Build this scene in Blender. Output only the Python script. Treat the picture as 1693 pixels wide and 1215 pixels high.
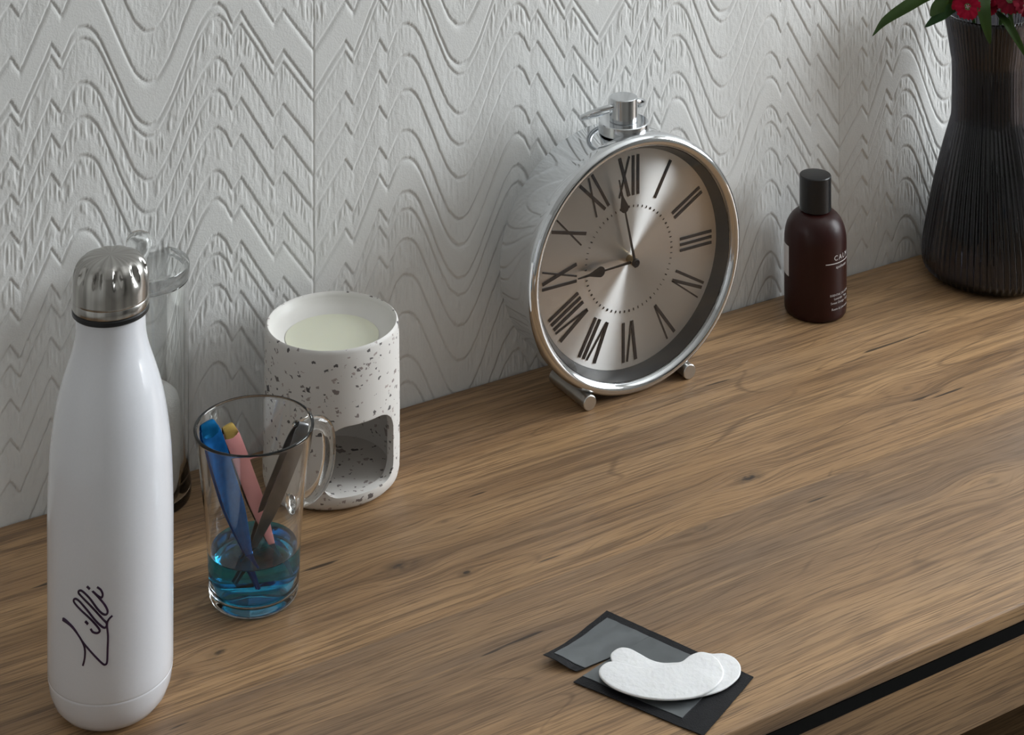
import bpy, bmesh, math, random
import numpy as np
from mathutils import Vector, Matrix, noise as mnoise

random.seed(7)
for o in list(bpy.data.objects):
    bpy.data.objects.remove(o)
SC = bpy.context.scene
COL = SC.collection
pi = math.pi

# ------------------------------------------------------------------ camera
F, CX, HY = 3200.0, 846.5, -955.0          # focal length and principal point in pixels of the 1693x1215 frame
H = 0.73                                   # lens height above the sideboard top
T = 0.80                                   # height of the sideboard top
A = math.atan2(F, 6160.0 - CX)             # yaw towards +x, wall lies in y = 0
D = 1.2725                                 # lens distance from the wall
ca, sa = math.cos(A), math.sin(A)
cam_d = bpy.data.cameras.new('camera')
cam_d.sensor_fit = 'HORIZONTAL'; cam_d.sensor_width = 36.0
cam_d.lens = F * 36.0 / 1693.0
cam_d.shift_x = 0.0
cam_d.shift_y = (HY - 607.5) / 1693.0
cam_d.clip_start = 0.01
cam = bpy.data.objects.new('camera', cam_d); COL.objects.link(cam)
cam.location = (0, -D, T + H)
cam.rotation_euler = (pi / 2, 0, -A)
SC.camera = cam
RIGHT = Vector((ca, -sa, 0)); FWD = Vector((sa, ca, 0)); UP = Vector((0, 0, 1))

def tp(u, v, z=0.0):
    """pixel -> point on the plane z metres above the sideboard top"""
    Y = F * (H - z) / (v - HY); X = (u - CX) * Y / F
    return Vector((X * ca + Y * sa, -X * sa + Y * ca - D, T + z))

def wp(u, v, y=0.0):
    """pixel -> point on the plane y (wall is y = 0)"""
    X = (u - CX) / F
    t = (D + y) / (-X * sa + ca)
    return Vector((t * (X * ca + sa), y, T + H - t * (v - HY) / F))

# ------------------------------------------------------------------ world, daylight, exposure
W = bpy.data.worlds.new('world'); SC.world = W; W.use_nodes = True
W.node_tree.nodes['Background'].inputs[0].default_value = (0.80, 0.90, 1.0, 1)
W.node_tree.nodes['Background'].inputs[1].default_value = 1.0
RX0, RX1, RY0, RZ1 = -1.5, 2.35, -2.9, 2.40             # room extents
WY0, WY1, WZ0, WZ1 = -1.25, -0.15, 1.00, 2.15           # window opening in the right wall
sun_d = bpy.data.lights.new('window_daylight', 'AREA')
sun_d.shape = 'RECTANGLE'; sun_d.size = WY1 - WY0; sun_d.size_y = WZ1 - WZ0
sun_d.energy = 60; sun_d.color = (0.93, 0.97, 1.0)
sun = bpy.data.objects.new('window_daylight', sun_d); COL.objects.link(sun)
sun.location = (RX1 + 0.09, (WY0 + WY1) / 2, (WZ0 + WZ1) / 2)
sun.rotation_euler = (0, pi / 2, 0)
sun.rotation_euler = Vector((-1, 0, 0)).to_track_quat('-Z', 'Z').to_euler()
sun['label'] = 'daylight entering at the window'; sun['category'] = 'light'
SC.view_settings.view_transform = 'Standard'
SC.view_settings.look = 'None'
SC.view_settings.gamma = 1.0
SC.view_settings.use_curve_mapping = False
SC.view_settings.exposure = 0.0
SC.cycles.max_bounces = 16
SC.cycles.transmission_bounces = 14
SC.cycles.glossy_bounces = 6
SC.cycles.diffuse_bounces = 5
SC.cycles.transparent_max_bounces = 16
SC.cycles.blur_glossy = 0.5

# ------------------------------------------------------------------ material helpers
def new_mat(name):
    m = bpy.data.materials.new(name); m.use_nodes = True
    nt = m.node_tree
    return m, nt, nt.nodes['Principled BSDF'], nt.nodes['Material Output']

def P(name, col, rough=0.5, metal=0.0, noise=0.0, nscale=60.0, bump=0.0, bscale=400.0, coat=0.0, trans=0.0, ior=1.45, sss=0.0, spec=None):
    m, nt, b, out = new_mat(name)
    b.inputs['Base Color'].default_value = (*col, 1)
    b.inputs['Roughness'].default_value = rough
    b.inputs['Metallic'].default_value = metal
    b.inputs['IOR'].default_value = ior
    b.inputs['Transmission Weight'].default_value = trans
    b.inputs['Coat Weight'].default_value = coat
    b.inputs['Coat Roughness'].default_value = 0.05
    if spec is not None: b.inputs['Specular IOR Level'].default_value = spec
    if sss:
        b.inputs['Subsurface Weight'].default_value = sss
        b.inputs['Subsurface Radius'].default_value = (0.01, 0.008, 0.005)
    tc = nt.nodes.new('ShaderNodeTexCoord')
    if noise:
        n = nt.nodes.new('ShaderNodeTexNoise'); n.inputs['Scale'].default_value = nscale; n.inputs['Detail'].default_value = 4
        nt.links.new(tc.outputs['Object'], n.inputs['Vector'])
        mx = nt.nodes.new('ShaderNodeMix'); mx.data_type = 'RGBA'
        mx.inputs[6].default_value = (*[c * (1 - noise) for c in col], 1)
        mx.inputs[7].default_value = (*[min(1, c * (1 + noise)) for c in col], 1)
        nt.links.new(n.outputs['Fac'], mx.inputs[0]); nt.links.new(mx.outputs[2], b.inputs['Base Color'])
    if bump:
        n = nt.nodes.new('ShaderNodeTexNoise'); n.inputs['Scale'].default_value = bscale; n.inputs['Detail'].default_value = 3
        nt.links.new(tc.outputs['Object'], n.inputs['Vector'])
        bp = nt.nodes.new('ShaderNodeBump'); bp.inputs['Strength'].default_value = bump; bp.inputs['Distance'].default_value = 0.0006
        nt.links.new(n.outputs['Fac'], bp.inputs['Height']); nt.links.new(bp.outputs['Normal'], b.inputs['Normal'])
    return m

def thin_glass(name, tint=(1, 1, 1), rough=0.02):
    m, nt, b, out = new_mat(name); nt.nodes.remove(b)
    tr = nt.nodes.new('ShaderNodeBsdfTransparent'); tr.inputs[0].default_value = (*tint, 1)
    gl = nt.nodes.new('ShaderNodeBsdfGlossy'); gl.inputs['Roughness'].default_value = rough
    lw = nt.nodes.new('ShaderNodeLayerWeight'); lw.inputs[0].default_value = 0.5      # Schlick reflectance, the same on both faces
    g = N(nt); fr = g.math('MULTIPLY_ADD', g.math('POWER', lw.outputs['Facing'], 5.0), 0.92, 0.035)
    mx = nt.nodes.new('ShaderNodeMixShader')
    nt.links.new(fr, mx.inputs[0]); nt.links.new(tr.outputs[0], mx.inputs[1]); nt.links.new(gl.outputs[0], mx.inputs[2])
    nt.links.new(mx.outputs[0], out.inputs[0])
    return m

def glass(name, col=(1, 1, 1), rough=0.0, ior=1.47):
    return P(name, col, rough, trans=1.0, ior=ior)

class N:
    """tiny node builder"""
    def __init__(s, nt): s.nt = nt
    def val(s, x, sock):
        if isinstance(x, (int, float)): sock.default_value = x
        elif isinstance(x, tuple): sock.default_value = x
        else: s.nt.links.new(x, sock)
    def math(s, op, a, b=0.0, c=0.0, clamp=False):
        n = s.nt.nodes.new('ShaderNodeMath'); n.operation = op; n.use_clamp = clamp
        s.val(a, n.inputs[0]); s.val(b, n.inputs[1]); s.val(c, n.inputs[2]); return n.outputs[0]
    def comb(s, x, y, z=0.0):
        n = s.nt.nodes.new('ShaderNodeCombineXYZ'); s.val(x, n.inputs[0]); s.val(y, n.inputs[1]); s.val(z, n.inputs[2]); return n.outputs[0]
    def noise(s, vec, scale=1.0, detail=3.0, rough=0.5, dist=0.0):
        n = s.nt.nodes.new('ShaderNodeTexNoise'); s.val(vec, n.inputs['Vector'])
        n.inputs['Scale'].default_value = scale; n.inputs['Detail'].default_value = detail
        n.inputs['Roughness'].default_value = rough; n.inputs['Distortion'].default_value = dist; return n.outputs['Fac']
    def rng(s, x, a, b, c=0.0, d=1.0, smooth=True):
        n = s.nt.nodes.new('ShaderNodeMapRange'); n.interpolation_type = 'SMOOTHSTEP' if smooth else 'LINEAR'
        s.val(x, n.inputs[0]); s.val(a, n.inputs[1]); s.val(b, n.inputs[2]); s.val(c, n.inputs[3]); s.val(d, n.inputs[4]); return n.outputs[0]
    def mix(s, f, a, b, mode='MIX'):
        n = s.nt.nodes.new('ShaderNodeMix'); n.data_type = 'RGBA'; n.blend_type = mode
        s.val(f, n.inputs[0])
        for x, k in ((a, 6), (b, 7)):
            if isinstance(x, tuple): n.inputs[k].default_value = (*x, 1) if len(x) == 3 else x
            else: s.nt.links.new(x, n.inputs[k])
        return n.outputs[2]

# ------------------------------------------------------------------ mesh helpers
def link_mesh(name, me, mat=None, parent=None, smooth=True, angle=40):
    o = bpy.data.objects.new(name, me); COL.objects.link(o)
    if mat: me.materials.append(mat)
    if smooth and len(me.polygons):
        me.polygons.foreach_set('use_smooth', [True] * len(me.polygons))
        me.set_sharp_from_angle(angle=math.radians(angle))
    if parent: o.parent = parent
    return o

def from_bm(name, bm, mat=None, parent=None, smooth=True, angle=40, fix=True):
    if fix: bmesh.ops.recalc_face_normals(bm, faces=bm.faces)
    me = bpy.data.meshes.new(name); bm.to_mesh(me); bm.free()
    return link_mesh(name, me, mat, parent, smooth, angle)

def tag(o, label=None, cat=None, group=None, kind=None):
    if label: o['label'] = label
    if cat: o['category'] = cat
    if group: o['group'] = group
    if kind: o['kind'] = kind
    return o

def empty(name, loc, label, cat, group=None):
    o = bpy.data.objects.new(name, None); COL.objects.link(o)
    o.empty_display_size = 0.02; o.location = loc
    return tag(o, label, cat, group)

def add_box(bm, x0, x1, y0, y1, z0, z1, bev=0.0, seg=2):
    r = bmesh.ops.create_cube(bm, size=1.0)
    vs = r['verts']
    for v in vs:
        v.co = Vector(((x0 + x1) / 2 + v.co.x * (x1 - x0), (y0 + y1) / 2 + v.co.y * (y1 - y0), (z0 + z1) / 2 + v.co.z * (z1 - z0)))
    if bev:
        es = list({e for v in vs for e in v.link_edges})
        bmesh.ops.bevel(bm, geom=es, offset=bev, segments=seg, profile=0.5, affect='EDGES')
    return bm

def box(name, x0, x1, y0, y1, z0, z1, mat, parent=None, bev=0.0, seg=2):
    return from_bm(name, add_box(bmesh.new(), x0, x1, y0, y1, z0, z1, bev, seg), mat, parent)

def lathe_bm(prof, seg=64, rfun=None, bm=None, closed=False):
    """prof: list of (r, z); rfun(r, z, theta, i) may modulate the radius"""
    bm = bm or bmesh.new()
    rings = []
    for i, (r, z) in enumerate(prof):
        if r < 1e-6:
            rings.append([bm.verts.new((0, 0, z))])
        else:
            ring = []
            for k in range(seg):
                t = 2 * pi * k / seg
                rr = rfun(r, z, t, i) if rfun else r
                ring.append(bm.verts.new((rr * math.cos(t), rr * math.sin(t), z)))
            rings.append(ring)
    pairs = list(zip(rings[:-1], rings[1:]))
    if closed: pairs.append((rings[-1], rings[0]))
    for a, b in pairs:
        for k in range(seg):
            k2 = (k + 1) % seg
            if len(a) == 1 and len(b) == 1: continue
            if len(a) == 1: bm.faces.new((a[0], b[k2], b[k]))
            elif len(b) == 1: bm.faces.new((a[k], a[k2], b[0]))
            else: bm.faces.new((a[k], a[k2], b[k2], b[k]))
    return bm

def lathe(name, prof, mat, parent=None, seg=64, rfun=None, loc=None, angle=35, closed=False):
    o = from_bm(name, lathe_bm(prof, seg, rfun, closed=closed), mat, parent, True, angle)
    if loc is not None: o.location = loc
    return o

def spline(pts, n=8):
    """Catmull-Rom through a list of tuples"""
    out = []
    P_ = [np.array(p, float) for p in pts]
    for i in range(len(P_) - 1):
        p0 = P_[max(i - 1, 0)]; p1 = P_[i]; p2 = P_[i + 1]; p3 = P_[min(i + 2, len(P_) - 1)]
        for k in range(n):
            t = k / n
            out.append(tuple(0.5 * (2 * p1 + (p2 - p0) * t + (2 * p0 - 5 * p1 + 4 * p2 - p3) * t * t + (3 * p1 - p0 - 3 * p2 + p3) * t ** 3)))
    out.append(tuple(P_[-1]))
    return out

def closed_spline(pts, n=6):
    out = []; m = len(pts); P_ = [np.array(p, float) for p in pts]
    for i in range(m):
        p0, p1, p2, p3 = P_[i - 1], P_[i], P_[(i + 1) % m], P_[(i + 2) % m]
        for k in range(n):
            t = k / n
            out.append(tuple(0.5 * (2 * p1 + (p2 - p0) * t + (2 * p0 - 5 * p1 + 4 * p2 - p3) * t * t + (3 * p1 - p0 - 3 * p2 + p3) * t ** 3)))
    return out

def tube_bm(path, rad, seg=10, bm=None, closed=False, flat=1.0, up=None):
    """sweep a circle (or flat oval) along path; rad number or list"""
    bm = bm or bmesh.new(); n = len(path)
    path = [Vector(p) for p in path]
    rings = []; prev = None
    for i, p in enumerate(path):
        if closed: tdir = (path[(i + 1) % n] - path[i - 1])
        else: tdir = path[min(i + 1, n - 1)] - path[max(i - 1, 0)]
        tdir.normalize()
        if prev is None:
            ref = Vector(up) if up else (Vector((0, 0, 1)) if abs(tdir.z) < 0.9 else Vector((1, 0, 0)))
        else: ref = prev
        s = (ref - tdir * ref.dot(tdir)).normalized(); prev = s
        w = tdir.cross(s)
        r = rad[i] if isinstance(rad, (list, tuple)) else rad
        rings.append([bm.verts.new(p + s * (r * flat * math.cos(2 * pi * k / seg)) + w * (r * math.sin(2 * pi * k / seg))) for k in range(seg)])
    m = n if closed else n - 1
    for i in range(m):
        a, b = rings[i], rings[(i + 1) % n]
        for k in range(seg): bm.faces.new((a[k], a[(k + 1) % seg], b[(k + 1) % seg], b[k]))
    if not closed:
        bm.faces.new(rings[0]); bm.faces.new(rings[-1])
    return bm

def cyl_between(bm, p0, p1, r, seg=32, bev=0.0):
    p0 = Vector(p0); p1 = Vector(p1); d = (p1 - p0).normalized()
    if bev:
        path = [p0, p0 + d * 1e-5, p0 + d * bev, p1 - d * bev, p1 - d * 1e-5, p1]
        return tube_bm(path, [r - bev, r - bev, r, r, r - bev, r - bev], seg, bm)
    return tube_bm([p0, p1], r, seg, bm)

def text_mesh(s, size, font_align='CENTER', spacing=1.0):
    cu = bpy.data.curves.new('lettering', 'FONT'); cu.body = s; cu.size = size
    cu.align_x = font_align; cu.space_character = spacing; cu.resolution_u = 3
    o = bpy.data.objects.new('lettering', cu); COL.objects.link(o)
    bpy.context.view_layer.update()
    me = bpy.data.meshes.new_from_object(o.evaluated_get(bpy.context.evaluated_depsgraph_get()))
    bpy.data.objects.remove(o); bpy.data.curves.remove(cu)
    return me

def bool_diff(o, cutter):
    md = o.modifiers.new('cut', 'BOOLEAN'); md.object = cutter; md.operation = 'DIFFERENCE'; md.solver = 'EXACT'
    bpy.context.view_layer.update()
    me = bpy.data.meshes.new_from_object(o.evaluated_get(bpy.context.evaluated_depsgraph_get()))
    o.modifiers.clear(); old = o.data; o.data = me
    bpy.data.meshes.remove(old)
    bpy.data.objects.remove(cutter)

# ------------------------------------------------------------------ materials
M = {}
M['paint'] = P('wall_paint', (0.75, 0.75, 0.735), 0.55, bump=0.25, bscale=900)
M['plaster'] = P('white_plaster', (0.82, 0.81, 0.79), 0.8, noise=0.03, nscale=3)
M['taupe'] = P('taupe_wall_paint', (0.40, 0.385, 0.365), 0.7, noise=0.03, nscale=3)
M['carpet'] = P('grey_carpet', (0.42, 0.40, 0.37), 0.95, noise=0.3, nscale=200, bump=0.6, bscale=300)
M['chrome'] = P('chrome', (0.66, 0.675, 0.69), 0.07, 1.0, noise=0.02)
M['knob_chrome'] = P('knob_chrome', (0.60, 0.615, 0.63), 0.17, 1.0, noise=0.02)
M['satin_steel'] = P('satin_steel', (0.62, 0.61, 0.59), 0.28, 1.0, noise=0.08, nscale=120)
M['black'] = P('black_plastic', (0.010, 0.010, 0.011), 0.35, noise=0.1)
M['black_metal'] = P('black_metal', (0.005, 0.005, 0.005), 0.65, noise=0.2, spec=0.12)
M['white_gloss'] = P('white_gloss_lacquer', (0.78, 0.79, 0.835), 0.22, noise=0.025, nscale=900, coat=0.6)
bpy.data.materials['white_gloss_lacquer'].node_tree.nodes['Principled BSDF'].inputs['Coat Roughness'].default_value = 0.07
M['clear'] = glass('clear_glass', (0.985, 0.995, 0.99))
M['acrylic'] = thin_glass('clear_acrylic', (0.97, 0.975, 0.975))

def wood_material(name, knots, tone=1.0):
    m, nt, b, out = new_mat(name); g = N(nt)
    geo = nt.nodes.new('ShaderNodeNewGeometry')
    sp = nt.nodes.new('ShaderNodeSeparateXYZ'); nt.links.new(geo.outputs['Position'], sp.inputs[0])
    x = sp.outputs[0]
    y = g.math('ADD', sp.outputs[1], sp.outputs[2])
    # grain flows around the knots
    gy = y; dark = None; ringsum = None
    for (kx, ky, r, s) in knots:
        dx = g.math('MULTIPLY', g.math('SUBTRACT', x, kx), 0.52)
        dy = g.math('SUBTRACT', y, ky)
        d = g.math('SQRT', g.math('ADD', g.math('MULTIPLY', dx, dx), g.math('MULTIPLY', dy, dy)))
        f = g.rng(d, 0.0, r * 3.2, 1.0, 0.0)
        gy = g.math('SUBTRACT', gy, g.math('MULTIPLY', g.math('MULTIPLY', dy, f), 0.8))
        k = g.math('MAXIMUM', g.math('MULTIPLY', g.rng(d, 0.0, r * 2.4, 0.62, 0.0), s), g.math('MULTIPLY', g.rng(d, r * 0.15, r * 0.75, 1.0, 0.0), s))
        dark = k if dark is None else g.math('MAXIMUM', dark, k)
    wob = g.math('MULTIPLY', g.math('SUBTRACT', g.noise(g.comb(x, gy), 3.5, 2), 0.5), 0.010)
    gy = g.math('ADD', gy, wob)
    # plank strips: each has its own tone
    strip = g.math('FLOOR', g.math('MULTIPLY', g.math('SUBTRACT', y, YB), 1 / 0.150))
    wn = nt.nodes.new('ShaderNodeTexWhiteNoise'); wn.noise_dimensions = '1D'; nt.links.new(strip, wn.inputs['W'])
    tone_strip = wn.outputs['Value']
    inward = g.math('SUBTRACT', YB, y)                       # distance in front of the plank joint
    greyer = g.math('MULTIPLY', g.rng(inward, 0.0, 0.002), g.rng(inward, 0.06, 0.13, 1.0, 0.0))
    golden = g.math('MULTIPLY', g.rng(inward, -0.055, -0.015), g.rng(inward, 0.0, 0.002, 1.0, 0.0))
    seed = g.math('MULTIPLY', tone_strip, 37.0)
    broad = g.noise(g.comb(g.math('MULTIPLY', x, 1.7), g.math('MULTIPLY', gy, 42.0), seed), 1.0, 3, 0.55)
    cloud = g.noise(g.comb(g.math('MULTIPLY', x, 5.0), g.math('MULTIPLY', gy, 18.0), seed), 1.0, 2, 0.5)
    streak = g.noise(g.comb(g.math('MULTIPLY', x, 7.0), g.math('MULTIPLY', gy, 260.0), seed), 1.0, 3, 0.6)
    fibre = g.noise(g.comb(g.math('MULTIPLY', x, 26.0), g.math('MULTIPLY', gy, 1050.0), seed), 1.0, 2, 0.6)
    crack = g.noise(g.comb(g.math('MULTIPLY', x, 11.0), g.math('MULTIPLY', gy, 120.0), g.math('ADD', seed, 5.0)), 1.0, 2, 0.5)
    cath = g.noise(g.comb(g.math('MULTIPLY', x, 2.6), g.math('MULTIPLY', gy, 17.0), g.math('ADD', seed, 9.0)), 1.0, 1, 0.4)
    lines = g.math('PINGPONG', g.math('MULTIPLY', cath, 24.0), 1.0)
    lines = g.rng(lines, 0.0, 0.12, 1.0, 0.0)
    lmask = g.rng(g.noise(g.comb(g.math('MULTIPLY', x, 5.0), g.math('MULTIPLY', gy, 30.0), 3.3), 1.0, 2), 0.46, 0.62)
    lines = g.math('MULTIPLY', lines, lmask)
    light = (0.475 * tone, 0.288 * tone, 0.142 * tone); mid = (0.335 * tone, 0.196 * tone, 0.096 * tone)
    deep = (0.120 * tone, 0.069 * tone, 0.037 * tone); grey = (0.215 * tone, 0.143 * tone, 0.092 * tone)
    c = g.mix(g.rng(broad, 0.34, 0.64), mid, light)
    c = g.mix(g.math('MULTIPLY', g.rng(cloud, 0.42, 0.72), g.math('ADD', 0.45, g.math('MULTIPLY', greyer, 0.5))), c, grey)
    c = g.mix(g.math('MULTIPLY', golden, 0.35), c, light)
    c = g.mix(g.math('MULTIPLY', greyer, 0.45), c, grey)
    c = g.mix(g.math('MULTIPLY', g.rng(streak, 0.47, 0.68), 0.55), c, deep)
    c = g.mix(g.math('MULTIPLY', g.rng(streak, 0.44, 0.30), 0.40), c, light)
    c = g.mix(g.math('MULTIPLY', g.rng(fibre, 0.48, 0.66), 0.62), c, deep)
    c = g.mix(g.math('MULTIPLY', lines, 0.55), c, deep)
    c = g.mix(g.math('MULTIPLY', g.rng(crack, 0.715, 0.75), 0.85), c, (0.035, 0.024, 0.017))
    kn = g.math('MULTIPLY', dark, g.rng(g.noise(g.comb(g.math('MULTIPLY', x, 90.0), g.math('MULTIPLY', y, 160.0)), 1.0, 3), 0.30, 0.62, 0.45, 1.0))
    c = g.mix(g.rng(kn, 0.15, 1.0), c, (0.045, 0.031, 0.022))
    nt.links.new(c, b.inputs['Base Color'])
    rgh = g.rng(fibre, 0.3, 0.7, 0.36, 0.52)
    nt.links.new(rgh, b.inputs['Roughness'])
    bp = nt.nodes.new('ShaderNodeBump'); bp.inputs['Strength'].default_value = 0.35; bp.inputs['Distance'].default_value = 0.0006
    hgt = g.math('ADD', g.math('MULTIPLY', fibre, -0.6), g.math('MULTIPLY', streak, -0.7))
    nt.links.new(hgt, bp.inputs['Height']); nt.links.new(bp.outputs['Normal'], b.inputs['Normal'])
    return m

YB = tp(1150, 868).y + T
knots = []
for (u, v, r, s) in ((1237, 790, 0.0075, 1.0), (662, 936, 0.0075, 0.95), (772, 946, 0.004, 0.95), (1158, 874, 0.008, 0.62),
                     (1640, 795, 0.010, 0.5), (1500, 641, 0.008, 0.45), (365, 1078, 0.006, 0.8), (735, 862, 0.004, 0.5)):
    p = tp(u, v); knots.append((p.x, p.y + T, r, s))
M['wood'] = wood_material('oak_laminate', knots, 0.93)

# ------------------------------------------------------------------ room shell
def struct(o):
    o['kind'] = 'structure'; return o

struct(box('floor', RX0 - .1, RX1 + .1, RY0 - .1, 0.1, -0.05, 0.0, M['carpet']))
struct(box('ceiling', RX0 - .1, RX1 + .1, RY0 - .1, 0.1, RZ1, RZ1 + 0.05, M['plaster']))
struct(box('wall_left', RX0 - .1, RX0, RY0, 0.0, 0, RZ1, M['plaster']))
struct(box('wall_front', RX0, RX1, RY0 - .1, RY0, 0, RZ1, M['taupe']))
added_door = struct(box('added_door_1', 1.15, 1.95, RY0, RY0 + .035, 0.0, 2.0, P('added_door_dark', (0.035, 0.028, 0.024), 0.4, noise=0.2), None, 0.003))  # added unseen door, dark so the chrome has contrast to reflect
bm = bmesh.new()
add_box(bm, RX1, RX1 + .1, RY0, WY0, 0, RZ1); add_box(bm, RX1, RX1 + .1, WY1, 0, 0, RZ1)
add_box(bm, RX1, RX1 + .1, WY0, WY1, 0, WZ0); add_box(bm, RX1, RX1 + .1, WY0, WY1, WZ1, RZ1)
struct(from_bm('wall_right', bm, M['plaster']))
win = bpy.data.objects.new('window_1', None); COL.objects.link(win); win.location = (RX1 + .05, (WY0 + WY1) / 2, WZ0); struct(win)
def under(o, par):
    bpy.context.view_layer.update()
    o.parent = par; o.matrix_parent_inverse = par.matrix_world.inverted()
    return o
upvc = P('white_window_plastic', (0.75, 0.75, 0.75), 0.35, noise=0.02)
bm = bmesh.new()
for (a0, a1, b0, b1) in ((WY0, WY0 + .05, WZ0, WZ1), (WY1 - .05, WY1, WZ0, WZ1), (WY0 + .05, WY1 - .05, WZ0, WZ0 + .05), (WY0 + .05, WY1 - .05, WZ1 - .05, WZ1)):
    add_box(bm, RX1 + .02, RX1 + .07, a0, a1, b0, b1, 0.004)
under(from_bm('window_frame', bm, upvc), win)
mid_y = WY0 + 0.62 * (WY1 - WY0)
under(box('mullion', RX1 + .02, RX1 + .07, mid_y - .03, mid_y + .03, WZ0 + .05, WZ1 - .05, upvc, None, 0.004), win)
for (a0, a1) in ((WY0 + .05, mid_y - .03), (mid_y + .03, WY1 - .05)):
    under(box('pane', RX1 + .042, RX1 + .048, a0, a1, WZ0 + .05, WZ1 - .05, M['acrylic']), win)

# ---- embossed wallpaper: relief as real geometry
PX = 0.2468                                       # horizontal repeat
X0 = wp(672, 0).x                                 # crest of the sine
def vnoise(x, y, seed):
    rs = np.random.RandomState(seed); n = 512
    tab = rs.rand(n, n)
    xi = np.floor(x).astype(int); yi = np.floor(y).astype(int); fx = x - xi; fy = y - yi
    fx = fx * fx * (3 - 2 * fx); fy = fy * fy * (3 - 2 * fy)
    a = tab[xi % n, yi % n]; b_ = tab[(xi + 1) % n, yi % n]; c = tab[xi % n, (yi + 1) % n]; d = tab[(xi + 1) % n, (yi + 1) % n]
    return (a * (1 - fx) + b_ * fx) * (1 - fy) + (c * (1 - fx) + d * fx) * fy
def sstep(x, a, b):
    t = np.clip((x - a) / (b - a), 0, 1); return t * t * (3 - 2 * t)

wave_px = [(138, 41, 1), (150, 44, 1), (162, 58, 1), (180, 97, 1), (205, 155, 1), (222, 190, 1), (240, 206, 1), (258, 200, 1), (280, 160, 1), (305, 95, 1), (330, 35, 1), (348, 8, 1), (360, 3, 1), (372, 14, 1),
           (383, 38, 0), (397, 17, 0), (452, 104, 0), (467, 81, 0), (518, 149, 0), (570, 65, 0), (583, 85, 0)]
pts = []
zc0 = wp(138, 42).z
for (u, v, k) in wave_px:
    p = wp(u, v); pts.append(((p.x - wp(138, 42).x) / PX, p.z - zc0))
pl = [wp(83, 70), wp(100, 95), wp(118, 55), wp(129, 43)]
off = wp(138, 42).x
for p in pl: pts.append(((p.x - off) / PX + 1.0, p.z - zc0))
pts.append((1.0, 0.0))
pts.sort()
sx = np.array([p[0] for p in pts]); sz = np.array([p[1] for p in pts])
ss = np.linspace(0, 1, 2001)
lin = np.interp(ss, sx, sz)
# smooth the sine part, keep the zigzags crisp
ker = np.hanning(71); ker /= ker.sum()
sm = np.convolve(np.r_[lin[-200:], lin, lin[:200]], ker, 'same')[200:-200]
ker2 = np.hanning(15); ker2 /= ker2.sum()
cr = np.convolve(np.r_[lin[-200:], lin, lin[:200]], ker2, 'same')[200:-200]
edge = sx[[i for i, p in enumerate(pts) if abs(p[0] - ((wp(383, 38).x - off) / PX)) < 1e-6][0]]
n0 = (wp(100, 95).x - off) / PX + 1.0
msk = np.maximum(np.clip((edge - 0.035 - ss) / 0.02, 0, 1), np.clip((ss - n0 - 0.02) / 0.02, 0, 1))
wave = sm * msk + cr * (1 - msk)
rows = [0.58, 0.552, 0.522, 0.502, 0.464, 0.441, 0.413, 0.386, 0.351, 0.3216, 0.3134, 0.2835, 0.2601, 0.2345, 0.2042, 0.184, 0.159, 0.146, 0.1235, 0.0973, 0.0693, 0.0365, 0.0169, -0.004, -0.030, -0.058, -0.085, -0.12]
plain = {8, 15}                                   # smooth bands between the groups of rows

def relief(Xg, Zg, detail):
    s = (Xg - X0) / PX; cell = np.floor(s); s = s - cell
    ph = Zg - np.interp(s, ss, wave)
    h = np.zeros_like(Xg)
    jit = (vnoise(Xg * 60, Zg * 60, 3) - .5) * 0.0012
    ph = ph + jit
    grain = vnoise(Xg * 1150, Zg * 850, 11) * .6 + vnoise(Xg * 520, Zg * 420, 12) * .6 - .6
    ribs = vnoise(Xg * 800 + 2.0 * vnoise(Xg * 40, Zg * 40, 9), Zg * 95, 5)
    ribs2 = vnoise(Xg * 560 + 9, Zg * 60, 6)
    ragged = vnoise(Xg * 300, Zg * 14, 21)
    wear = vnoise(Xg * 9 + 3, Zg * 9, 31)
    for i in range(len(rows) - 1):
        top, bot = rows[i], rows[i + 1]; wd = top - bot
        inside = (ph <= top) & (ph > bot)
        d = top - ph                              # distance below the contour line
        r = d / wd
        # every row is a step: it dips at its upper edge and rises to its lower edge
        ramp = 0.00048 * sstep(r, 0.05, 0.95) if i not in plain else 0.00055 * sstep(r, 0.0, 0.25)
        line = -0.00052 * np.exp(-((d - 0.0010) / 0.0009) ** 2)
        hh = ramp + line
        if i not in plain and wd > 0.010:
            lo = 0.36 + 0.42 * ragged 
            m = sstep(d, 0.0020, 0.0042) * (1 - sstep(r, lo - .05, lo + .05)) * (0.18 + 0.82 * sstep(wear, .30, .62))
            rb = np.maximum(sstep(ribs, .40, .75), 0.9 * sstep(ribs2, .60, .80))
            hh = hh + detail * 0.00052 * m * (rb - .35)
            hh = hh + detail * 0.00024 * grain
        else:
            hh = hh + detail * 0.00005 * grain
        h = np.where(inside, hh, h)
    seam = wp(518, 100).x
    for k in range(-6, 7):
        xs_ = seam + k * 2 * PX
        h = h - 0.0006 * np.exp(-((Xg - xs_) / 0.0007) ** 2)
    return h

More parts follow.
